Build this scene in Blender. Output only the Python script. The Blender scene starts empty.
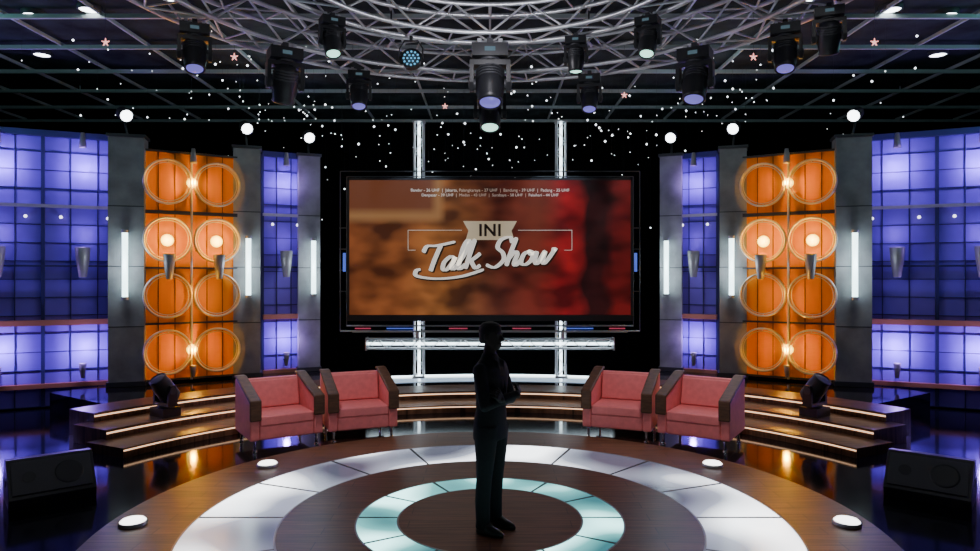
import bpy, bmesh, math, random
from mathutils import Matrix, Vector
random.seed(11)
D=bpy.data; S=bpy.context.scene
rad=math.radians
# ------------------------------------------------------------ materials
def mat(name,col,rough=.5,metal=0.,em=None,es=0.,noise=0.,nscale=6.,bump=0.,stretch=None,spec=.5,coat=0.):
    m=D.materials.new(name); m.use_nodes=True; nt=m.node_tree; b=nt.nodes['Principled BSDF']
    b.inputs['Base Color'].default_value=(*col,1); b.inputs['Roughness'].default_value=rough
    b.inputs['Metallic'].default_value=metal; b.inputs['Specular IOR Level'].default_value=spec
    b.inputs['Coat Weight'].default_value=coat
    if em: b.inputs['Emission Color'].default_value=(*em,1); b.inputs['Emission Strength'].default_value=es
    if noise or bump:
        tc=nt.nodes.new('ShaderNodeTexCoord'); n=nt.nodes.new('ShaderNodeTexNoise'); n.inputs['Scale'].default_value=nscale
        n.inputs['Detail'].default_value=6
        mp=nt.nodes.new('ShaderNodeMapping')
        if stretch: mp.inputs['Scale'].default_value=stretch
        nt.links.new(tc.outputs['Object'],mp.inputs[0]); nt.links.new(mp.outputs[0],n.inputs['Vector'])
        if noise:
            r=nt.nodes.new('ShaderNodeValToRGB'); r.color_ramp.elements[0].position=.3; r.color_ramp.elements[1].position=.7
            r.color_ramp.elements[0].color=(*[c*(1-noise) for c in col],1); r.color_ramp.elements[1].color=(*[min(1,c*(1+noise)) for c in col],1)
            nt.links.new(n.outputs['Fac'],r.inputs[0]); nt.links.new(r.outputs[0],b.inputs['Base Color'])
        if bump:
            bp=nt.nodes.new('ShaderNodeBump'); bp.inputs['Strength'].default_value=bump; bp.inputs['Distance'].default_value=.02
            nt.links.new(n.outputs['Fac'],bp.inputs['Height']); nt.links.new(bp.outputs[0],b.inputs['Normal'])
    return m
def wood(name,c1,c2,rough=.3,plank=(1.4,.16)):
    m=D.materials.new(name); m.use_nodes=True; nt=m.node_tree; b=nt.nodes['Principled BSDF']; L=nt.links.new
    tc=nt.nodes.new('ShaderNodeTexCoord'); mp=nt.nodes.new('ShaderNodeMapping'); mp.inputs['Scale'].default_value=(1.2,22,1.2)
    n=nt.nodes.new('ShaderNodeTexNoise'); n.inputs['Scale'].default_value=2; n.inputs['Detail'].default_value=8
    L(tc.outputs['Object'],mp.inputs[0]); L(mp.outputs[0],n.inputs['Vector'])
    r=nt.nodes.new('ShaderNodeValToRGB'); r.color_ramp.elements[0].position=.3; r.color_ramp.elements[1].position=.72
    r.color_ramp.elements[0].color=(*c1,1); r.color_ramp.elements[1].color=(*c2,1); L(n.outputs['Fac'],r.inputs[0])
    br=nt.nodes.new('ShaderNodeTexBrick'); br.inputs['Scale'].default_value=1; br.inputs['Brick Width'].default_value=plank[0]; br.inputs['Row Height'].default_value=plank[1]
    br.inputs['Mortar Size'].default_value=.004; br.inputs['Color1'].default_value=(.75,.75,.75,1); br.inputs['Color2'].default_value=(1.1,1.1,1.1,1); br.inputs['Mortar'].default_value=(.25,.25,.25,1)
    L(tc.outputs['Object'],br.inputs['Vector'])
    mx=nt.nodes.new('ShaderNodeMixRGB'); mx.blend_type='MULTIPLY'; mx.inputs[0].default_value=1
    L(r.outputs[0],mx.inputs[1]); L(br.outputs['Color'],mx.inputs[2]); L(mx.outputs[0],b.inputs['Base Color'])
    b.inputs['Roughness'].default_value=rough
    return m
M={}
M['black_gloss']=mat('black_gloss_floor',(.005,.006,.008),.09,noise=.3,nscale=3)
M['black']=mat('black_drape',(.003,.003,.004),.9,noise=.4,nscale=8,spec=.1)
M['ceil']=mat('ceiling_dark',(.026,.036,.038),.85,noise=.6,nscale=2.5,spec=.2)
M['grid']=mat('grid_metal',(.5,.56,.57),.5,.2)
M['wood']=wood('stage_wood',(.075,.028,.013),(.22,.10,.05),.36)
M['stepwood']=wood('step_wood',(.07,.034,.018),(.22,.12,.068),.34)
M['conc']=mat('concrete',(.30,.30,.31),.8,noise=.3,nscale=2.5,bump=.2)
M['alu']=mat('aluminium',(.62,.63,.66),.35,.6)
M['chrome']=mat('chrome',(.8,.8,.82),.12,1)
M['hoop']=mat('hoop_metal',(.66,.60,.54),.35,.6)
M['fix']=mat('fixture_black',(.02,.021,.025),.4,spec=.5)
M['dgrey']=mat('dark_grey',(.05,.052,.06),.5)
M['grey']=mat('sconce_grey',(.35,.34,.36),.4,.4)
M['white_em']=mat('white_tube',(.8,.9,.95),.3,em=(.66,.96,1),es=5)
M['led']=mat('led_white',(.8,.9,1),.3,em=(.75,.93,1),es=6)
M['ledglass']=mat('led_glass',(.5,.6,.7),.15,em=(.5,.68,.9),es=.8,noise=.2,nscale=3)
M['lamp']=mat('lamp_face',(1,1,1),.3,em=(.9,.97,1),es=9)
M['bulb']=mat('sconce_bulb',(1,1,1),.3,em=(.9,.92,1),es=3)
M['orangebulb']=mat('amber_bulb',(1,.7,.2),.3,em=(1,.72,.10),es=6)
M['violetbulb']=mat('violet_bulb',(.5,.4,1),.3,em=(.55,.42,1),es=1.8)
M['floorlamp']=mat('floor_lamp_face',(1,1,1),.3,em=(1,.98,.93),es=5)
M['warmled']=mat('warm_led',(1,.6,.3),.3,em=(1,.6,.36),es=1.8)
M['star']=mat('star_glow',(1,1,1),.3,em=(.9,.95,1),es=4)
M['pink']=mat('pink_glow',(1,.5,.5),.3,em=(1,.4,.35),es=2)
M['lens_g']=mat('lens_green',(.3,.6,.5),.1,em=(.5,1,.8),es=2.2)
M['lens_b']=mat('lens_blue',(.1,.15,.5),.1,em=(.22,.18,.7),es=.9)
M['lens_c']=mat('lens_cyan',(.1,.4,.6),.1,em=(.15,.5,.8),es=.9)
M['disp']=mat('fixture_display',(.05,.08,.1),.1,em=(.3,.5,.6),es=.2)
M['bluepanel']=mat('blue_glass',(.23,.14,.72),.5,noise=.1,nscale=1.5,spec=.3)
M['mull']=mat('blue_mullion',(.03,.03,.12),.5)
M['orange']=mat('orange_wood',(.88,.30,.004),.5,noise=.08,nscale=2,stretch=(3,3,.4),spec=.25)
M['ledge']=mat('copper_ledge',(.46,.22,.10),.4,.2)
M['red']=mat('red_leather',(.74,.19,.195),.48,noise=.08,nscale=14,bump=.08)
M['armwood']=mat('arm_walnut',(.075,.034,.018),.5,noise=.4,nscale=10,stretch=(1,1,6),spec=.3)
M['suit']=mat('suit_black',(.007,.007,.009),.8,noise=.2,nscale=60,spec=.2)
M['skin']=mat('skin_dark',(.014,.010,.009),.65,spec=.25)  # near black: backlit silhouette shade put into the skin colour
M['hair']=mat('hair_black',(.005,.005,.005),.7,bump=.3,nscale=80,spec=.2)
M['shoe']=mat('shoe_black',(.006,.006,.006),.35)
M['blueled']=mat('blue_led',(.1,.2,1),.3,em=(.12,.2,1),es=.6)
M['redled']=mat('red_led',(1,.1,.2),.3,em=(.8,.1,.2),es=.4)
M['letter']=mat('letter_face',(.7,.68,.62),.4,em=(.85,.8,.72),es=.7)
M['caption']=mat('caption_face',(.6,.6,.55),.4,em=(.8,.75,.65),es=.3)
M['ribbon']=mat('ribbon_face',(.5,.42,.28),.4,em=(.62,.5,.33),es=.5)
M['letter_dark']=mat('letter_shadow',(.05,.03,.02),.4)
def glassring(name,c0,c1,c2,es,sc=1.1):
    m=D.materials.new(name); m.use_nodes=True; nt=m.node_tree; b=nt.nodes['Principled BSDF']; L=nt.links.new
    tc=nt.nodes.new('ShaderNodeTexCoord'); n=nt.nodes.new('ShaderNodeTexNoise'); n.inputs['Scale'].default_value=sc; n.inputs['Detail'].default_value=0
    L(tc.outputs['Object'],n.inputs['Vector']); r=nt.nodes.new('ShaderNodeValToRGB'); r.color_ramp.elements[0].position=.30; r.color_ramp.elements[1].position=.68
    r.color_ramp.elements[0].color=(*c0,1); r.color_ramp.elements[1].color=(*c2,1)
    q=r.color_ramp.elements.new(.48); q.color=(*c1,1)
    L(n.outputs['Fac'],r.inputs[0])
    b.inputs['Base Color'].default_value=(.07,.075,.09,1); b.inputs['Roughness'].default_value=.2; b.inputs['Specular IOR Level'].default_value=.35
    L(r.outputs[0],b.inputs['Emission Color']); b.inputs['Emission Strength'].default_value=es
    return m
M['ring_o']=glassring('frosted_glass_lit',(.10,.11,.17),(.55,.60,.75),(4.0,4.2,4.4),1.0,.95)
M['ring_i']=glassring('frosted_glass_teal',(.05,.26,.30),(.22,.85,.85),(1.8,4.0,3.9),1.0,1.5)
# ------------------------------------------------------------ builder
I=Matrix.Identity(4)
def align(z,up=None):
    z=Vector(z).normalized(); a=Vector((0,0,1)) if abs(z.z)<.95 else Vector((0,1,0))
    x=a.cross(z).normalized(); y=z.cross(x); m=Matrix((x,y,z)).transposed().to_4x4(); return m
class B:
    def __init__(s,T=None): s.v=[];s.f=[];s.m=[];s.sm=[];s.T=T or I;s.names=[]
    def mi(s,n):
        if n not in s.names: s.names.append(n)
        return s.names.index(n)
    def add(s,vs,fs,m,sm=False):
        o=len(s.v); s.v+= [s.T@Vector(p) for p in vs]; k=s.mi(m)
        for f in fs: s.f.append([i+o for i in f]); s.m.append(k); s.sm.append(sm)
    def box(s,c,d,m,R=None):
        R=R or I; C=Vector(c)
        vs=[C+(R@Vector((x*d[0]/2,y*d[1]/2,z*d[2]/2))) for x in(-1,1) for y in(-1,1) for z in(-1,1)]
        s.add(vs,[(0,1,3,2),(4,6,7,5),(0,4,5,1),(2,3,7,6),(0,2,6,4),(1,5,7,3)],m)
    def cyl(s,p0,p1,r0,m,r1=None,n=10,sm=True,caps=True):
        r1=r0 if r1 is None else r1; p0=Vector(p0);p1=Vector(p1); R=align(p1-p0); vs=[]
        for p,r in((p0,r0),(p1,r1)):
            for i in range(n):
                a=2*math.pi*i/n; vs.append(p+R@Vector((r*math.cos(a),r*math.sin(a),0)))
        s.add(vs,[(i,(i+1)%n,n+(i+1)%n,n+i) for i in range(n)],m,sm)
        if caps: s.add(vs,[tuple(range(n)),tuple(range(n,2*n))],m)
    def rev(s,prof,m,X=None,n=20,sm=True,caps=True):
        X=X or I; vs=[];k=len(prof)
        for r,z in prof:
            for i in range(n):
                a=2*math.pi*i/n; vs.append(X@Vector((max(r,1e-4)*math.cos(a),max(r,1e-4)*math.sin(a),z)))
        s.add(vs,[(j*n+i,j*n+(i+1)%n,(j+1)*n+(i+1)%n,(j+1)*n+i) for j in range(k-1) for i in range(n)],m,sm)
        if caps: s.add(vs,[tuple(range(n)),tuple(range((k-1)*n,k*n))],m)
    def sph(s,c,r,m,n=12,k=8,sc=(1,1,1)):
        X=Matrix.Translation(Vector(c))@Matrix.Diagonal((*sc,1))
        s.rev([(r*math.sin(math.pi*j/k),-r*math.cos(math.pi*j/k)) for j in range(k+1)],m,X,n)
    def cap(s,p0,p1,r0,r1,m,n=12):
        s.cyl(p0,p1,r0,m,r1,n); s.sph(p0,r0,m,n,6); s.sph(p1,r1,m,n,6)
    def tube(s,pts,r,m,n=6,closed=False):
        P=[Vector(p) for p in pts]; N=len(P); vs=[]
        for i,p in enumerate(P):
            a=P[(i-1)%N] if closed or i>0 else p; b=P[(i+1)%N] if closed or i<N-1 else p
            R=align(b-a)
            for j in range(n):
                t=2*math.pi*j/n; vs.append(p+R@Vector((r*math.cos(t),r*math.sin(t),0)))
        K=N if closed else N-1
        s.add(vs,[(i*n+j,i*n+(j+1)%n,((i+1)%N)*n+(j+1)%n,((i+1)%N)*n+j) for i in range(K) for j in range(n)],m,True)
    def sector(s,c,r0,r1,z0,z1,a0,a1,m,n=48,mside=None,full=False):
        vs=[];
        for i in range(n+1):
            a=rad(a0+(a1-a0)*i/n); dx,dy=math.sin(a),math.cos(a)
            vs+=[(c[0]+dx*r0,c[1]+dy*r0,z0),(c[0]+dx*r1,c[1]+dy*r1,z0),(c[0]+dx*r1,c[1]+dy*r1,z1),(c[0]+dx*r0,c[1]+dy*r0,z1)]
        ms=mside or m
        s.add(vs,[(4*i+3,4*i+2,4*i+6,4*i+7) for i in range(n)],m)
        s.add(vs,[(4*i,4*i+1,4*i+5,4*i+4) for i in range(n)]+[(4*i,4*i+3,4*i+7,4*i+4) for i in range(n)]+[(4*i+1,4*i+2,4*i+6,4*i+5) for i in range(n)],ms)
        if not full: s.add(vs,[(0,1,2,3),(4*n,4*n+1,4*n+2,4*n+3)],ms)
    def loft(s,secs,m,n=20,p=2.0):
        vs=[]
        for cx,cy,cz,rx,ry in secs:
            for i in range(n):
                a=2*math.pi*i/n; ca,sa=math.cos(a),math.sin(a)
                vs.append((cx+rx*math.copysign(abs(ca)**(2/p),ca),cy+ry*math.copysign(abs(sa)**(2/p),sa),cz))
        k=len(secs)
        s.add(vs,[(j*n+i,j*n+(i+1)%n,(j+1)*n+(i+1)%n,(j+1)*n+i) for j in range(k-1) for i in range(n)]+[tuple(range(n)),tuple(range((k-1)*n,k*n))],m,True)
    def prism(s,poly,x0,x1,m):
        n=len(poly); vs=[(x0,y,z) for y,z in poly]+[(x1,y,z) for y,z in poly]
        s.add(vs,[tuple(range(n)),tuple(range(n,2*n))]+[(i,(i+1)%n,n+(i+1)%n,n+i) for i in range(n)],m)
    def mesh(s,name):
        me=D.meshes.new(name); me.from_pydata([tuple(v) for v in s.v],[],s.f)
        for n in s.names: me.materials.append(M[n])
        for p,k,sm in zip(me.polygons,s.m,s.sm): p.material_index=k; p.use_smooth=sm
        bm=bmesh.new(); bm.from_mesh(me); bmesh.ops.recalc_face_normals(bm,faces=bm.faces); bm.to_mesh(me); bm.free()
        return me
    def obj(s,name,bevel=0,loc=(0,0,0),rz=0,parent=None):
        return place(name,s.mesh(name),loc,rz,bevel,parent)
def place(name,me,loc=(0,0,0),rz=0,bevel=0,parent=None,scale=1):
    o=D.objects.new(name,me); S.collection.objects.link(o); o.location=loc; o.rotation_euler=(0,0,rz); o.scale=(scale,)*3
    if bevel:
        b=o.modifiers.new('bevel','BEVEL'); b.width=bevel; b.segments=3; b.limit_method='ANGLE'; b.angle_limit=rad(40)
    if parent: o.parent=parent
    return o
def empty(name,loc=(0,0,0),rz=0):
    e=D.objects.new(name,None); S.collection.objects.link(e); e.location=loc; e.rotation_euler=(0,0,rz); return e
def light(kind,loc,energy,col,r=.05,tgt=None,ang=60,blend=.5,size=None,name='lamp_light'):
    l=D.lights.new(name,kind); l.energy=energy; l.color=col
    if kind!='AREA': l.shadow_soft_size=r
    else: l.shape='RECTANGLE'; l.size,l.size_y=size
    if kind=='SPOT': l.spot_size=rad(ang); l.spot_blend=blend
    o=D.objects.new(name,l); S.collection.objects.link(o); o.location=loc
    if tgt is not None: o.rotation_euler=(Vector(tgt)-Vector(loc)).to_track_quat('-Z','Y').to_euler()
    return o
C=(0,6)
# ------------------------------------------------------------ shell
b=B(); b.box((0,7,-.05),(28,22,.1),'black_gloss'); b.obj('floor')
b=B(); b.box((0,7,5.95),(28,22,.1),'ceil'); b.obj('ceiling')
b=B(); b.box((0,16.05,2.95),(28,.1,5.9),'black'); b.obj('wall_back')
b=B(); b.box((-13.05,7,2.95),(.1,18,5.9),'black'); b.obj('wall_left')
b=B(); b.box((13.05,7,2.95),(.1,18,5.9),'black'); b.obj('wall_right')
b=B()
for i in range(12):
    y=1.8+i*1.27; b.box((0,y,5.8),(25.8,.045,.06),'grid')
for i in range(19):
    x=-12.15+i*1.35; b.box((x,8.5,5.84),(.03,14.6,.05),'grid')
for x in range(-12,13,4):
    for y in (3.07,8.15,13.23): b.cyl((x,y,5.8),(x,y,5.92),.012,'grid',n=6)
b.obj('ceiling_grid')
for x,y in((6.4,9.5),(5.5,9.3),(-6.4,9.5),(-5.5,9.3),(7.4,11.2),(-7.4,11.2),(4.2,8.9),(-4.2,8.9)):
    b=B(); b.rev([(.15,0),(.15,-.06),(.13,-.07),(.12,-.05)],'dgrey',n=24); b.rev([(.12,-.055),(.001,-.06)],'lamp',n=24); b.obj('ceiling_downlight',loc=(x,y,5.9))
# ------------------------------------------------------------ round stage
b=B()
RO=2.58
b.sector(C,RO,3.3,0.001,.06,0,360,'wood',128,'dgrey',True)
b.sector(C,1.17,1.82,0.001,.06,0,360,'wood',96,'dgrey',True)
b.sector(C,0,.81,0.001,.06,0,360,'wood',96,'dgrey',True)
n=16
for i in range(n):
    a=360/n*i; b.sector(C,1.82,RO,0.001,.058,a+.35,a+360/n-.35,'ring_o',10)
    b.sector(C,1.82,RO,0.001,.06,a-.35,a+.35,'dgrey',2)
for i in range(12):
    a=30*i; b.sector(C,.81,1.17,0.001,.058,a+.7,a+29.3,'ring_i',8); b.sector(C,.81,1.17,0.001,.06,a-.7,a+.7,'dgrey',2)
for r in (.81,1.17,1.82,RO): b.sector(C,r-.008,r+.008,.05,.0615,0,360,'grey',128,None,True)
b.sector(C,3.3,3.33,0.001,.03,0,360,'alu',128,None,True)
b.obj('round_stage')
for x,y in((-2.5,7.62),(2.5,7.62),(-3.07,5.83),(3.07,5.83)):
    b=B(); b.rev([(.115,0),(.115,.02),(.108,.03)],'alu',n=28); b.rev([(.108,.026),(.09,.045),(.001,.05)],'floorlamp',n=28); b.obj('floor_uplight',loc=(x,y,.061))
# ------------------------------------------------------------ steps
b=B()
b.sector(C,4.9,5.6,.001,.12,-64,64,'stepwood',96)
b.sector(C,4.89,4.9,.085,.1,-64,64,'warmled',96)
b.sector(C,5.5,6.2,.002,.24,-62,62,'stepwood',96)
b.sector(C,5.49,5.5,.19,.21,-62,62,'warmled',96)
b.sector(C,6.1,9.6,.003,.235,-21,21,'black_gloss',40)
for sgn in(-1,1):
    b.sector(C,6.1,6.7,.003,.36,sgn*21,sgn*60,'stepwood',40)
    b.sector(C,6.09,6.1,.31,.33,sgn*21,sgn*60,'warmled',40)
    b.sector(C,6.7,8.36,.003,.355,sgn*21,sgn*56,'black_gloss',40)
b.sector(C,6.6,7.0,.236,.245,-19,19,'ledglass',40)  # glowing band stands in for light reflected in the glossy platform
b.sector(C,7.25,7.33,.236,.26,-19,19,'led',40)  # emissive strip added to brighten the same reflected floor glow
b.obj('stage_steps')
# ------------------------------------------------------------ side sets
def frame(p0,p1,sd):
    p0=Vector((*p0,0));p1=Vector((*p1,0)); u=(p1-p0).normalized(); n=Vector((u.y,-u.x,0))
    F=Matrix(((u.x,n.x,0,p0.x),(u.y,n.y,0,p0.y),(0,0,1,0),(0,0,0,1)))
    return Matrix.Diagonal((sd,1,1,1))@F,(p1-p0).length
def wallcup(T,u,h,scale=1,down=False,nn=.16):
    b=B(T@Matrix.Translation((u,nn,h))@Matrix.Scale(scale,4)@(Matrix.Rotation(math.pi,4,'X') if down else I))
    b.rev([(.045,-.25),(.06,-.24),(.10,.05),(.115,.24),(.105,.25),(.09,.22)],'grey',n=18)
    b.rev([(.088,.215),(.001,.21)],'bulb',n=18)
    sg=1 if down else -1
    b.box((0,sg*nn/2/scale,-.05),(.05,nn/scale,.05),'dgrey')
    b.obj('wall_sconce')
BLUE=(.44,.26,1.0); ORG=(1,.42,.003)
def window(p0,p1,sd,z0,z1,bays,cells,pw=1):
    T,L=frame(p0,p1,sd); b=B(T)
    b.box((L/2,-.05,(z0+z1)/2),(L,.06,z1-z0),'bluepanel')
    w=L/bays
    for i in range(bays+1): b.box((i*w,.0,(z0+z1)/2),(.05,.07,z1-z0),'mull')
    for i in range(bays*cells): b.box((i*w/cells,-.01,(z0+z1)/2),(.012,.03,z1-z0),'mull')
    k=int((z1-z0)/.3)
    for j in range(k+1): b.box((L/2,-.01,z0+(z1-z0)*j/k),(L,.03,.012),'mull')
    b.box((L/2,.04,1.42),(L,.14,.09),'ledge'); b.box((L/2,.04,3.35),(L,.1,.05),'alu'); b.box((L/2,.04,.38),(L,.12,.07),'ledge')
    b.box((L/2,.0,z1),(L,.12,.1),'mull'); b.box((L/2,.02,2.36),(L,.06,.03),'mull')
    for i in range(bays):
        u=(i+.5)*w
        for du in(-.28,.3):
            b.sph((u+du*w,.06,3.17),.026,'bulb',10,6); b.cyl((u+du*w,.0,3.17),(u+du*w,.06,3.17),.012,'dgrey',n=6)  # small glowing spheres added as white light spots reflected in the glass
    b.obj('window_wall')
    for i in range(bays):
        u=(i+.5)*w
        wallcup(T,u,2.42,1,nn=.2)
        wallcup(T,u,z1-.10,.5,True,nn=.2); wallcup(T,u,.62,.5,nn=.2)
        for h,e in((2.9,4),(z1-.55,24),(.98,28)):
            light('POINT',T@Vector((u,.23,h)),e*pw,BLUE,.05,name='window_glow')
def column(p0,p1,sd,z0,z1,tube):
    T,L=frame(p0,p1,sd); b=B(T)
    b.box((L/2,-.12,(z0+z1)/2),(L,.34,z1-z0),'conc')
    for z in (1.35,2.35,3.35): b.box((L/2,.052,z),(L,.005,.015),'dgrey')
    b.box((L/2,-.12,z0+.04),(L+.05,.4,.08),'dgrey'); b.box((L/2,-.12,z1+.02),(L+.05,.4,.05),'dgrey')
    b.obj('concrete_column',bevel=.01)
    u,h0,h1=tube
    b=B(T); b.cyl((u,.17,h0),(u,.17,h1),.045,'white_em',n=14); b.cyl((u,.17,h0-.05),(u,.17,h0),.055,'grey',n=14); b.cyl((u,.17,h1),(u,.17,h1+.05),.055,'grey',n=14)
    b.box((u,.09,h0+.05),(.04,.07,.04),'dgrey'); b.box((u,.09,h1-.05),(.04,.07,.04),'dgrey'); b.obj('led_tube_light')
    light('POINT',T@Vector((u,.4,(h0+h1)/2)),7,(.8,.9,1),.1,name='tube_glow')
    top=T@Vector((L/2,.05,z1+.35)); d=(Vector((0,6,1))-top); d.normalize()
    b=B(Matrix.Translation(top)@align(d)); b.rev([(.05,-.22),(.1,-.18),(.12,-.02),(.122,.02),(.11,.02)],'fix',n=22); b.sph((0,0,0),.105,'lamp',18,10,(1,1,.5))
    b.T=I; b.cyl(T@Vector((L/2,-.05,z1+.05)),top-d*.16,.02,'fix'); b.obj('round_spotlight')
    light('SPOT',top+d*.2,45,(.85,.93,1),.1,(0,7.5,0),60,name='column_spot')
for sd in(-1,1):
    f=-sd
    window((-10.6,9.75),(-6.32,11.7),f,0.03,4.55,4,3)
    column((-6.3,11.2),(-5.78,11.35),f,0.36,4.5,(.28,1.85,2.9))
    column((-4.62,12.2),(-4.18,12.35),f,0.36,4.5,(.26,1.85,2.86))
    window((-4.3,12.8),(-3.6,13.2),f,0.37,4.5,1,3,.7)
    column((-3.68,13.0),(-3.3,13.15),f,0.36,4.5,(.27,1.85,2.86))
    T,L=frame((-5.86,11.4),(-4.55,12.22),f); b=B(T)
    b.box((L/2,-.04,2.37),(L,.06,3.95),'orange')
    for i in range(1,6): b.box((L*i/6,-.005,2.37),(.010,.012,3.95),'armwood')
    for z in (.42,1.38,2.33,3.28,4.32): b.box((L/2,.02,z),(L,.05,.03 if z!=3.28 else .06),'dgrey')
    b.cyl((L/2,.05,.4),(L/2,.05,4.33),.02,'alu')
    ua,ub=L*.25,L*.76
    for z in(.9,1.86,2.81,3.79):
        for u in(ua,ub):
            X=Matrix.Translation((u,.0,z))@Matrix.Rotation(-math.pi/2,4,'X')
            b.rev([(.355,.10),(.385,.10),(.39,.15),(.385,.20),(.37,.215),(.355,.20),(.355,.10)],'hoop',X,40,caps=False)
            b.rev([(.32,.15),(.333,.15),(.333,.165),(.32,.165),(.32,.15)],'hoop',X,40,caps=False)
            for k in range(6):
                a=k*math.pi/3+.5; p=Vector((u+.37*math.cos(a),0,z+.37*math.sin(a))); b.cyl(p,p+Vector((0,.11,0)),.01,'dgrey',n=6)
                q=Vector((u+.326*math.cos(a),.158,z+.326*math.sin(a))); b.cyl(q,p+Vector((0,.158,0)),.006,'hoop',n=5)
    OL=((ua,2.80,10,.10),(ub,2.80,10,.10),(L*.5,3.80,26,.085),(L*.5,.92,26,.085))
    for u,h,e,r in OL:
        b.sph((u,.08,h),r,'orangebulb',16,8,(1,.5,1)); b.cyl((u,-.02,h),(u,.06,h),.05,'dgrey',n=12)  # glowing ellipsoid added as the hot spot of light on the panel
        light('POINT',T@Vector((u,.24,h)),e,ORG,.04,name='orange_glow')
    light('POINT',T@Vector((L/2,.45,1.9)),10,ORG,.05,name='orange_glow')
    b.obj('orange_ring_wall')
    wallcup(T,ua,2.35,.85,nn=.34);wallcup(T,ub,2.35,.85,nn=.34); wallcup(T,L*.5,4.25,.5,True,nn=.24); wallcup(T,L*.5,.56,.42,nn=.24)
# ------------------------------------------------------------ trusses
def straight_truss(name,p0,p1,w,led=True):
    p0=Vector(p0);p1=Vector(p1);L=(p1-p0).length; b=B(Matrix.Translation(p0)@align(p1-p0)); h=w/2
    for x in(-h,h):
        for y in(-h,h): b.cyl((x,y,0),(x,y,L),.016,'alu',n=8)
    k=max(2,int(L/(w*1.1)))
    for i in range(k):
        z0=L*i/k;z1=L*(i+1)/k
        if i%2: z0,z1=z1,z0
        for q in(-h,h): b.cyl((-h,q,z0),(h,q,z1),.009,'alu',n=6); b.cyl((q,-h,z0),(q,h,z1),.009,'alu',n=6)
    for z in(.01,L-.01): b.box((0,0,z),(w+.06,w+.06,.02),'alu')
    if led: b.cyl((0,0,.03),(0,0,L-.03),.028,'led',n=8)
    return b.obj(name)
straight_truss('light_truss_tower',(-1.38,13.2,.237),(-1.38,13.2,5.2),.18)
straight_truss('light_truss_tower',(1.38,13.2,.237),(1.38,13.2,5.2),.18)
straight_truss('light_truss_beam',(-2.36,12.94,.9),(2.36,12.94,.9),.18)
def ring_truss(name,r0,r1,z0,z1,n,hang):
    b=B(Matrix.Translation((0,6,0)))
    P=lambda r,z,a:(r*math.cos(a),r*math.sin(a),z)
    for r in(r0,r1):
        for z in(z0,z1): b.tube([P(r,z,2*math.pi*i/96) for i in range(96)],.027,'alu',8,True)
    for i in range(n):
        a=2*math.pi*i/n;c=2*math.pi*(i+1)/n
        q=(a,c) if i%2 else (c,a)
        for r in(r0,r1): b.cyl(P(r,z0,q[0]),P(r,z1,q[1]),.014,'alu',n=6)
        for z in(z0,z1): b.cyl(P(r0,z,q[0]),P(r1,z,q[1]),.014,'alu',n=6)
        for z in(z0,z1): b.cyl(P(r0,z,a),P(r1,z,a),.012,'alu',n=6)
    for i in range(hang):
        a=2*math.pi*(i+.5)/hang; rm=(r0+r1)/2; b.cyl(P(rm,z1,a),P(rm,5.9,a),.012,'fix',n=6); b.cyl(P(r0,z1,a),P(r1,z1,a),.02,'alu',n=6)
    b.obj(name)
ring_truss('ring_truss',3.3,3.75,5.0,5.38,44,8)
ring_truss('ring_truss',1.95,2.3,5.05,5.38,28,6)
# ------------------------------------------------------------ moving heads
def moving_head(tilt,lens,floor=False):
    b=B()
    if not floor:
        b.box((0,0,-.04),(.06,.1,.08),'dgrey'); b.box((-.1,0,-.03),(.04,.06,.06),'alu'); b.box((.1,0,-.03),(.04,.06,.06),'alu')
    b.box((0,0,-.13),(.34,.26,.12),'fix'); b.box((0,-.133,-.13),(.10,.006,.04),'disp'); b.rev([(.1,-.21),(.1,-.19)],'dgrey',n=20)
    b.box((0,0,-.235),(.38,.14,.05),'fix')
    for x in(-1,1): b.prism([(-.07,-.22),(.07,-.22),(.06,-.42),(.035,-.5),(-.035,-.5),(-.06,-.42)],x*.155,x*.195,'fix'); b.cyl((x*.135,0,-.43),(x*.205,0,-.43),.05,'dgrey',n=16)
    b.T=Matrix.Translation((0,0,-.43))@Matrix.Rotation(tilt,4,'X')
    b.rev([(.06,.2),(.105,.18),(.125,.12),(.135,0),(.135,-.08),(.12,-.16),(.125,-.2),(.11,-.215),(.1,-.2)],'fix',n=24)
    b.rev([(.098,-.2),(.06,-.215),(.001,-.22)],lens,n=24)
    for z in(.04,.07,.1,.13): b.rev([(.135,z),(.14,z+.008),(.135,z+.016)],'dgrey',n=24)
    return b.mesh('moving_head_light')
mh={(t,l):moving_head(rad(t),l) for t in(-20,0,25) for l in('lens_b','lens_g')}
heads=[((0,8.1,5.02),1.25,-20,'lens_b',0),((-2.45,8.1,4.97),1.1,25,'lens_b',.5),((2.45,8.1,4.97),1.1,-20,'lens_b',-.5),
((-3.2,7.35,4.97),.88,-20,'lens_b',.4),((3.2,7.35,4.97),.88,-20,'lens_b',-.4),((-1.75,9.05,4.97),.85,-20,'lens_b',.2),((1.35,9.2,4.97),.85,-20,'lens_b',-.2),
((1.0,7.9,5.02),.7,0,'lens_g',-.2),((-1.7,7.3,5.02),.72,-20,'lens_g',.5),((1.7,7.3,5.02),.72,-20,'lens_g',-.5),((0,9.5,4.97),1.15,-20,'lens_g',0),((3.45,6.9,4.97),.8,25,'lens_b',-.4)]
for loc,sc,t,l,rz in heads: place('moving_head_light',mh[(t,l)],loc,rz,0,None,sc)
b=B(Matrix.Rotation(rad(75),4,'X')); b.rev([(.08,-.16),(.13,-.12),(.15,0),(.16,.02),(.145,.02)],'fix',n=26,caps=False); b.rev([(.145,.0),(.001,.005)],'dgrey',n=26); b.rev([(.08,-.16),(.001,-.17)],'fix',n=26)
for r,k in((0,1),(.055,6),(.11,12)):
    for i in range(k): b.sph((r*math.cos(6.283*i/k),r*math.sin(6.283*i/k),.012),.018,'lens_c',8,6,(1,1,.5))
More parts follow.
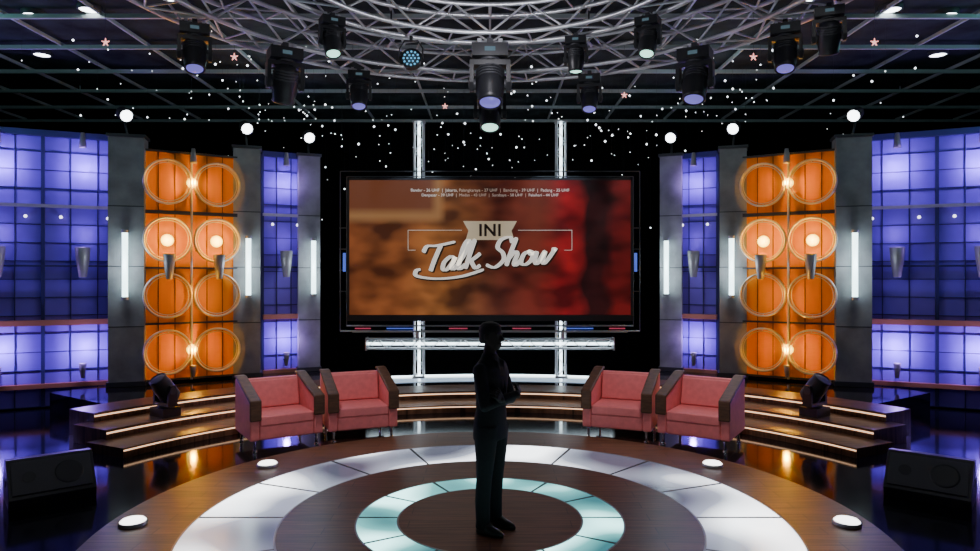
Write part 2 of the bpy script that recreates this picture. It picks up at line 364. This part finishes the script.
b.T=I; b.tube([(-.17,0,0),(-.17,0,.15),(-.1,0,.26),(.1,0,.26),(.17,0,.15),(.17,0,0)],.012,'fix'); b.cyl((0,0,.25),(0,0,.33),.025,'fix')
place('led_par_light',b.mesh('led_par_light'),(-.93,8.0,4.76),0,0,None,.8)
fm=moving_head(rad(35),'dgrey',True)
for x in(-1,1):
    o=place('floor_moving_head',fm,(x*4.55,9.5,.17),0,0,None,1.0); o.rotation_euler=(math.pi,0,x*.6)
# ------------------------------------------------------------ stars
b=B()
for i in range(460):
    u=random.random()
    x=random.uniform(-4.6,4.6) if u<.7 else random.uniform(-7.5,7.5); y=random.uniform(9.5,15.5); z=random.uniform(3.2,5.75)
    if abs(x)<2.95 and z<4.2: continue
    if abs(x)>2.9 and y<14 and z<4.95: z=random.uniform(4.95,5.7)
    if y<10 and abs(x)<3.9: y+=1
    r=random.choice((.007,.009,.012,.02))
    b.rev([(.001,-r),(r,0),(.001,r)],'star',Matrix.Translation((x,y,z)),6)
    b.cyl((x,y,z+r),(x,y,5.88),.001,'fix',n=3,caps=False)
b.obj('hanging_star_lights')
def pinkstar():
    b=B()
    for k in range(5):
        a=2*math.pi*k/5; b.cyl((0,0,0),(.05*math.sin(a),0,.05*math.cos(a)),.012,'pink',.005,n=6)
    b.cyl((0,0,.05),(0,0,.88),.002,'fix',n=3); return b.mesh('pink_star_light')
pm=pinkstar()
for x,y in((-3.3,8.75),(-2.15,10.6),(-.75,11.3),(2.1,10.6),(3.4,8.75),(4.65,8.2),(-4.65,8.2)): place('pink_star_light',pm,(x,y,5.02))
# ------------------------------------------------------------ screen
scr=empty('video_wall_screen',(0,12.6,0))
W,H,zc=5.22,2.5,2.72
b=B(); b.box((0,.07,zc),(W+.1,.1,H+.1),'fix'); b.box((0,.02,zc+H/2+.02),(W+.08,.08,.04),'fix'); b.box((0,.02,zc-H/2-.06),(W+.08,.12,.11),'fix')
for x in(-1,1): b.box((x*(W/2+.02),.02,zc),(.04,.08,H+.08),'fix')
b.obj('housing',parent=scr)
sm=D.materials.new('screen_picture'); sm.use_nodes=True; nt=sm.node_tree; L=nt.links.new; bs=nt.nodes['Principled BSDF']
def ND(t,**k):
    q=nt.nodes.new(t)
    for a,v in k.items(): setattr(q,a,v)
    return q
tc=ND('ShaderNodeTexCoord'); sx=ND('ShaderNodeSeparateXYZ'); L(tc.outputs['Generated'],sx.inputs[0])
def noise(scale,sc=(1,1,1),det=2,loc=(0,0,0)):
    mp=ND('ShaderNodeMapping'); mp.inputs['Scale'].default_value=sc; mp.inputs['Location'].default_value=loc; L(tc.outputs['Object'],mp.inputs[0])
    q=ND('ShaderNodeTexNoise'); q.inputs['Scale'].default_value=scale; q.inputs['Detail'].default_value=det; L(mp.outputs[0],q.inputs['Vector']); return q.outputs['Fac']
def ramp(fac,els):
    r=ND('ShaderNodeValToRGB'); e=r.color_ramp.elements; e[0].position=els[0][0]; e[0].color=(*els[0][1],1); e[1].position=els[-1][0]; e[1].color=(*els[-1][1],1)
    for p,c in els[1:-1]: q=e.new(p); q.color=(*c,1)
    L(fac,r.inputs[0]); return r.outputs[0]
def mix(mode,f,a,b_):
    m_=ND('ShaderNodeMixRGB',blend_type=mode)
    if isinstance(f,float): m_.inputs[0].default_value=f
    else: L(f,m_.inputs[0])
    L(a,m_.inputs[1])
    if isinstance(b_,tuple): m_.inputs[2].default_value=(*b_,1)
    else: L(b_,m_.inputs[2])
    return m_.outputs[0]
ad=ND('ShaderNodeMath',operation='MULTIPLY_ADD'); L(noise(1.3),ad.inputs[0]); ad.inputs[1].default_value=.12; L(sx.outputs['X'],ad.inputs[2])
base=ramp(ad.outputs[0],[(.06,(.17,.050,.018)),(.25,(.20,.062,.020)),(.38,(.27,.10,.03)),(.50,(.14,.045,.020)),(.60,(.10,.022,.014)),(.74,(.12,.015,.011)),(.82,(.24,.008,.012)),(.885,(.16,.007,.009)),(.91,(.018,.003,.004)),(.97,(.025,.004,.005)),(1.0,(.10,.006,.007))])
mot=ramp(noise(1.5,(1,1,1.7),1.5,(3,0,1)),[(.34,(.28,.24,.26)),(.66,(1.35,1.3,1.15))])
col=mix('MULTIPLY',1.0,base,mot)
def lt(sock,v,op,w=.03):
    q=ND('ShaderNodeMapRange'); L(sock,q.inputs[0]); q.inputs[1].default_value=v-w; q.inputs[2].default_value=v+w
    if op=='<': q.inputs[3].default_value=1; q.inputs[4].default_value=0
    return q.outputs[0]
def mul(a,b_): q=ND('ShaderNodeMath',operation='MULTIPLY'); L(a,q.inputs[0]); L(b_,q.inputs[1]); return q.outputs[0]
m1=mul(lt(sx.outputs['X'],.33,'<',.015),lt(sx.outputs['Z'],.70,'>',.03)); m2=mul(lt(sx.outputs['X'],.30,'<',.015),lt(sx.outputs['Z'],.77,'>',.03))
col=mix('MIX',m1,col,(.27,.13,.05)); col=mix('MIX',m2,col,(.13,.04,.018))
m3=mul(lt(sx.outputs['X'],.62,'>',.05),lt(sx.outputs['X'],.70,'<',.05)); col=mix('MIX',mul(m3,lt(sx.outputs['Z'],.4,'>',.3)),col,(.15,.03,.016))
L(col,bs.inputs['Emission Color']); bs.inputs['Emission Strength'].default_value=1.0; bs.inputs['Base Color'].default_value=(.008,.008,.008,1); bs.inputs['Roughness'].default_value=.3
M['screen']=sm
b=B(); b.box((0,.0,zc),(W,.03,H),'screen'); b.obj('display_panel',parent=scr)
yf=-.03
def text(body,size,x,z,m,name,off=0.,sp=1,ext=.004):
    c=D.curves.new(name,'FONT'); c.body=body; c.size=size; c.align_x='CENTER'; c.align_y='CENTER'; c.offset=off; c.extrude=ext; c.space_character=sp
    o=D.objects.new(name+'_tmp',c); S.collection.objects.link(o); dg=bpy.context.evaluated_depsgraph_get(); me=D.meshes.new_from_object(o.evaluated_get(dg)); D.objects.remove(o)
    me.materials.clear(); me.materials.append(M[m]); p=D.objects.new(name,me); S.collection.objects.link(p); p.parent=scr; p.location=(x,yf,z); p.rotation_euler=(math.pi/2,0,0)
text('Bandar - 26 UHF  |  Jakarta, Palangkaraya - 27 UHF  |  Bandung - 39 UHF  |  Padang - 35 UHF',.078,0,zc+1.06,'caption','caption_upper')
text('Denpasar - 39 UHF  |  Medan - 43 UHF  |  Surabaya - 58 UHF  |  Pelaihari - 44 UHF',.075,0,zc+.97,'caption','caption_lower')
text('INI',.31,0,zc+.31,'letter_dark','title_word',.008,1.1)
def poly(b,pts,m,y): b.add([(x,y,z) for x,z in pts],[tuple(range(len(pts)))],m)
b=B()
poly(b,[(-.5,zc+.49),(.5,zc+.49),(.4,zc+.31),(.45,zc+.14),(-.45,zc+.14),(-.4,zc+.31)],'ribbon',-.022)
for s_ in(-1,1):
    b.box((s_*1.02,-.02,zc+.32),(1.0,.006,.012),'caption'); b.box((s_*1.52,-.02,zc+.14),(.012,.006,.37),'caption'); b.box((s_*1.45,-.02,zc-.05),(.14,.006,.012),'caption')
b.obj('title_ribbon',parent=scr)
def cr(P,k=7):
    P=[Vector(p) for p in P]; P=[P[0]]+P+[P[-1]]; out=[]
    for i in range(1,len(P)-2):
        a,b_,c,d=P[i-1:i+3]
        for j in range(k):
            t=j/k; out.append(.5*((2*b_)+(c-a)*t+(2*a-5*b_+4*c-d)*t*t+(3*b_-a-3*c+d)*t**3))
    out.append(P[-2]); return out
glyph=[(-.1,[[(-.25,1.45),(-.1,1.9),(.6,1.9),(1.9,2.1)],[(.9,1.95),(.78,1.2),(.7,.5),(.68,0)]]),
(1.35,[[(.72,.85),(.4,1),(.05,.6),(.1,.1),(.4,.05),(.7,.6),(.76,.95),(.7,.2),(.9,.05),(1.1,.35)]]),
(2.4,[[(0,.3),(.4,1.3),(.45,2),(.25,2.1),(.1,1.5),(.15,.2),(.35,.05),(.6,.35)]]),
(3.05,[[(.15,2.2),(.08,1),(.05,0)],[(.85,1.1),(.5,.75),(.1,.5)],[(.3,.6),(.55,.25),(.8,0),(1.1,.2)]]),
(4.75,[[(1.3,1.7),(1.0,2.15),(.4,2.0),(.3,1.45),(.8,1.0),(1.0,.45),(.5,-.05),(-.2,.2)]]),
(6.05,[[(.2,2.1),(.08,1),(.02,0)],[(.04,.5),(.35,1),(.6,.85),(.55,.15),(.75,.02),(1.0,.4)]]),
(7.05,[[(.5,1),(.1,.8),(.05,.2),(.4,0),(.75,.3),(.75,.8),(.45,1),(.6,.75),(1.0,.9)]]),
(8.05,[[(0,.95),(.05,.2),(.3,.05),(.6,.9),(.62,.15),(.85,.05),(1.2,.8),(1.2,1.05),(1.45,.9)]]),
(0,[[(4.5,-.15),(3.0,-.55),(1.2,-.6),(-.3,-.3),(-.5,.1),(-.2,.2)]])]
b=B(); sc=.255
def stroke(pts,w,m,y,dx=0,dz=0):
    q=cr([(p[0],p[1],0) for p in pts]); X=[]
    for p in q: X.append((( p.x+.28*p.y-4.9)*sc+dx, zc-.37+p.y*sc*.98+(p.x-4.5)*.018+dz))
    vs=[];N=len(X)
    for i in range(N):
        a=X[max(i-1,0)];c=X[min(i+1,N-1)]; tx,tz=c[0]-a[0],c[1]-a[1]; l=math.hypot(tx,tz) or 1; nx,nz=-tz/l,tx/l
        ww=w*(.45+.55*abs(tz/l))*(.55 if i in(0,N-1) else 1)
        vs+=[(X[i][0]+nx*ww,y,X[i][1]+nz*ww),(X[i][0]-nx*ww,y,X[i][1]-nz*ww)]
    b.add(vs,[(2*i,2*i+1,2*i+3,2*i+2) for i in range(N-1)],m)
k=0
for ox,st in glyph:
    for s_ in st:
        k+=1; P=[(p[0]+ox,p[1]) for p in s_]; stroke(P,.056,'letter_dark',-.024-.0002*k,.015,-.02); stroke(P,.043,'letter',-.034-.0002*k)
b.obj('title_script',parent=scr)
b=B()
for d,zz in((.0,0),(.12,.1)):
    x=W/2+.1+d; t=zc+H/2+.1+zz; u=zc-H/2-.22-zz
    b.tube([(-x,12.82,t),(x,12.82,t)],.012,'dgrey'); b.tube([(-x,12.82,u),(x,12.82,u)],.016,'grid')
    for s_ in(-1,1): b.tube([(s_*x,12.82,u),(s_*x,12.82,t)],.010,'dgrey')
for s_ in(-1,1):
    for z in(1.9,2.3,2.7,3.1): b.box((s_*(W/2+.16),12.82,z),(.16,.03,.02),'dgrey')
    b.box((s_*(W/2+.14),12.80,2.45),(.05,.02,.35),'blueled')
    b.box((s_*1.7,12.80,1.2),(.5,.02,.02),'blueled'); b.box((s_*.6,12.80,1.2),(.35,.02,.02),'redled'); b.box((s_*2.4,12.80,1.2),(.3,.02,.02),'redled')
    b.box((s_*1.38,12.94,2.8),(.12,.24,.12),'alu')
b.box((0,12.82,1.14),(5.2,.06,.03),'grid'); b.box((-1.38,12.9,1.08),(.06,.1,.14),'alu'); b.box((1.38,12.9,1.08),(.06,.1,.14),'alu')
b.obj('screen_support_frame')
# ------------------------------------------------------------ armchairs
def chair_mesh():
    b=B(); w,d=.46,.42
    for s_ in(-1,1):
        b.prism([(d,.15),(d,.83),(d-.1,.83),(-d+.02,.615),(-d+.02,.15)],s_*(w-.115),s_*w,'red')
        x0,x1=s_*(w-.13),s_*(w+.012)
        b.prism([(d+.015,.84),(d+.015,.875),(d-.1,.875),(-d-.03,.655),(-d-.03,.40),(-d+.015,.40),(-d+.015,.618),(d-.1,.835)],x0,x1,'armwood')
    b.prism([(d-.01,.15),(d-.01,.82),(d-.10,.82),(d-.2,.42),(d-.2,.15)],-(w-.115),w-.115,'red')
    b.box((0,-.08,.24),(2*(w-.115),.62,.18),'red'); b.box((0,-.10,.385),(2*(w-.12),.60,.12),'red')
    b.box((0,d-.17,.62),(2*(w-.13),.09,.36),'red',Matrix.Rotation(rad(-13),4,'X'))
    for x in(-1,1):
        for y in(-1,1):
            px,py=x*(w-.07),y*(d-.07); b.cyl((px,py,.03),(px,py,.16),.018,'chrome',n=12); b.rev([(.03,0),(.03,.012),(.018,.03)],'chrome',Matrix.Translation((px,py,0)),14)
            b.cyl((px,py,.145),(px,py,.155),.04,'chrome',n=12)
    return b.mesh('armchair')
cm=chair_mesh()
for x,y,a in((-2.78,8.92,33),(-1.83,9.40,22),(2.78,8.92,-33),(1.83,9.40,-22)): place('armchair',cm,(x,y,0),rad(a),.018)
# ------------------------------------------------------------ stage monitors
def wedge():
    b=B(); b.prism([(-.26,0),(.26,0),(.30,.16),(.16,.42),(-.02,.44),(-.30,.10)],-.38,.38,'fix')
    n=Vector((0,-.34,.28)).normalized(); R=Matrix.Rotation(math.atan2(.34,.28),4,'X')
    c=Vector((0,-.16,.27)); b.box(c+n*.008,(.70,.36,.02),'dgrey',R)
    b.rev([(.13,0),(.13,.004),(.11,.006)],'fix',Matrix.Translation(c+Vector((.15,0,0))+n*.018)@align(n),24); b.rev([(.06,0),(.06,.004)],'fix',Matrix.Translation(c+Vector((-.2,0,0))+n*.018)@align(n),20)
    for x in(-1,1): b.box((x*.384,0,.22),(.01,.14,.06),'dgrey')
    return b.mesh('stage_monitor_speaker')
wm=wedge()
place('stage_monitor_speaker',wm,(-4.38,6.75,0),rad(40),.01,None,.95); place('stage_monitor_speaker',wm,(4.38,6.75,0),rad(-40),.01,None,.95)
# ------------------------------------------------------------ man
man=empty('standing_man',(0.01,5.70,.062),rad(60)); man.scale=(.97,.97,.97)
def remesh(o,v,it=4):
    r=o.modifiers.new('remesh','REMESH'); r.mode='VOXEL'; r.voxel_size=v; r.use_smooth_shade=True
    s_=o.modifiers.new('smooth','SMOOTH'); s_.factor=.5; s_.iterations=it
b=B()
b.loft([(0,.01,.80,.172,.13),(0,.01,.86,.172,.132),(0,.01,.95,.166,.126),(0,.0,1.05,.155,.115),(0,0,1.13,.155,.115),(0,0,1.24,.172,.122),(0,.0,1.34,.19,.126),(0,.005,1.41,.19,.112),(0,.01,1.455,.15,.09),(0,.015,1.49,.095,.07),(0,.015,1.53,.062,.062)],'suit',28,2.3)
for s_ in(-1,1):
    b.loft([(s_*.105,.02,.045,.058,.07),(s_*.105,.02,.10,.055,.064),(s_*.104,.025,.28,.06,.068),(s_*.102,.01,.48,.064,.07),(s_*.10,.0,.65,.077,.086),(s_*.092,.0,.82,.09,.105),(s_*.085,.0,.92,.09,.11)],'suit',22)
    sh=Vector((s_*.175,.01,1.40)); el=Vector((s_*.225,-.07,1.115)); b.cap(sh,el,.063,.05,'suit',16)
b.cap((-.225,-.07,1.115),(.05,-.215,1.185),.048,.036,'suit',16)
b.cap((.225,-.07,1.115),(-.08,-.155,1.15),.048,.036,'suit',16)
for s_ in(-1,1):
    b.cap((s_*.05,-.085,1.46),(s_*.015,-.13,1.2),.018,.012,'suit',8); b.cap((s_*.055,.03,1.51),(s_*.05,-.06,1.47),.018,.018,'suit',8)
o=b.obj('suit_body',parent=man); remesh(o,.009)
b=B()
hz=1.565
b.loft([(0,-.045,hz,.024,.03),(0,-.035,hz+.015,.042,.052),(0,-.02,hz+.05,.056,.074),(0,-.005,hz+.09,.067,.088),(0,0,hz+.13,.073,.096),(0,.005,hz+.165,.075,.098),(0,.01,hz+.2,.064,.084),(0,.01,hz+.222,.042,.056),(0,.01,hz+.232,.01,.015)],'skin',24)
b.cap((0,.02,1.48),(0,.005,hz+.05),.056,.054,'skin',16)
b.cap((0,-.098,hz+.125),(0,-.117,hz+.088),.008,.014,'skin',10); 
for s_ in(-1,1):
    b.sph((s_*.012,-.105,hz+.084),.009,'skin',8,6); b.cap((s_*.045,-.083,hz+.135),(s_*.015,-.093,hz+.137),.008,.009,'skin',8)
    b.sph((s_*.077,.01,hz+.11),.032,'skin',12,8,(.35,.6,1)); b.sph((s_*.03,-.08,hz+.117),.013,'skin',10,8)
b.cap((-.02,-.09,hz+.052),(.02,-.09,hz+.052),.007,.007,'skin',8); b.cap((-.016,-.088,hz+.042),(.016,-.088,hz+.042),.008,.008,'skin',8)
o=b.obj('head',parent=man); remesh(o,.005,3)
b=B()
b.loft([(0,.05,hz+.05,.058,.055),(0,.035,hz+.09,.074,.075),(0,.022,hz+.13,.080,.092),(0,.012,hz+.165,.082,.106),(0,.008,hz+.2,.074,.1),(0,.01,hz+.228,.052,.072),(0,.01,hz+.243,.015,.02)],'hair',24)
o=b.obj('hair',parent=man); remesh(o,.006,2)
def hand(name,w,d,pn,tside):
    w=Vector(w);d=Vector(d).normalized();pn=Vector(pn);pn=(pn-d*pn.dot(d)).normalized();sv=d.cross(pn)*tside
    b=B(); b.cap(w-d*.03,w+d*.01,.028,.028,'skin',12)
    for k in range(4):
        t=(k-1.5)*.021; base=w+d*.015+sv*t*.7; kn=w+d*(.088-.004*abs(k-1.3))+sv*t
        b.cap(base,kn,.015,.0125,'skin',10)
        ln=(.058,.074,.08,.072)[k]
        p=kn;dd=d.copy()
        for j,(fr,c) in enumerate(((.45,25),(.3,30),(.25,20))):
            dd=(Matrix.Rotation(rad(c),4,d.cross(pn))@dd).normalized()
            q=p+dd*ln*fr; b.cap(p,q,.0095-.0008*j,.0088-.0008*j,'skin',8); p=q
    a=w+d*.02+sv*.028; q=a+(d*.7+sv*.6+pn*.25).normalized()*.045; b.cap(a,q,.015,.011,'skin',10); b.cap(q,q+(d*.9+sv*.15+pn*.35).normalized()*.035,.0105,.009,'skin',10)
    o=b.obj(name,parent=man); remesh(o,.004,2)
hand('right_hand',(.075,-.22,1.19),(.14,.05,.06),(.2,1,0),1)
hand('left_hand',(-.10,-.16,1.155),(-.12,.0,.09),(0,1,0),-1)
b=B()
for s_ in(-1,1):
    x=s_*.107
    b.loft([(x,-.045,.001,.045,.135),(x,-.045,.02,.047,.138),(x,-.04,.045,.044,.128),(x,-.01,.07,.042,.085),(x,.02,.10,.04,.055)],'shoe',22)
o=b.obj('shoes',parent=man)
# ------------------------------------------------------------ lights
for x in(-1,1):
    light('SPOT',(x*2.4,7.0,4.7),270,(1,.9,.9),.12,(x*2.3,9.2,.3),42,name='stage_spot')
    light('SPOT',(x*3.2,7.3,4.6),260,(1,.8,.64),.12,(x*4.8,9.6,.1),55,name='step_spot')
    light('SPOT',(x*1.7,4.2,4.9),140,(1,.88,.86),.15,(x*2.5,9.3,.4),34,name='front_spot')
    light('SPOT',(x*1.2,12.0,4.9),120,(.7,.85,1),.12,(x*1.5,13.5,.3),70,name='rear_spot')
    light('POINT',(x*3.0,4.5,5.2),34,(.95,.95,1),.1,name='truss_fill')
    light('POINT',(x*7.5,8.5,5.2),24,(.30,.95,.9),.1,name='ceiling_fill')
    light('POINT',(x*3.5,11.0,5.3),8,(.6,.95,.95),.1,name='ceiling_fill')
light('SPOT',(0,9.0,4.7),45,(1,.9,.84),.12,(0,6.5,0),60,name='centre_spot')
light('POINT',(0,7.2,4.75),28,(.95,.92,1),.1,name='truss_fill')
w=D.worlds.new('world'); S.world=w; w.use_nodes=True; w.node_tree.nodes['Background'].inputs[0].default_value=(.12,.14,.17,1); w.node_tree.nodes['Background'].inputs[1].default_value=.06
cam=D.cameras.new('camera'); cam.lens=678/980*36; cam.sensor_width=36; co=D.objects.new('camera',cam); S.collection.objects.link(co); co.location=(0,0,2.2); co.rotation_euler=(math.pi/2,0,0); cam.clip_end=100; S.camera=co
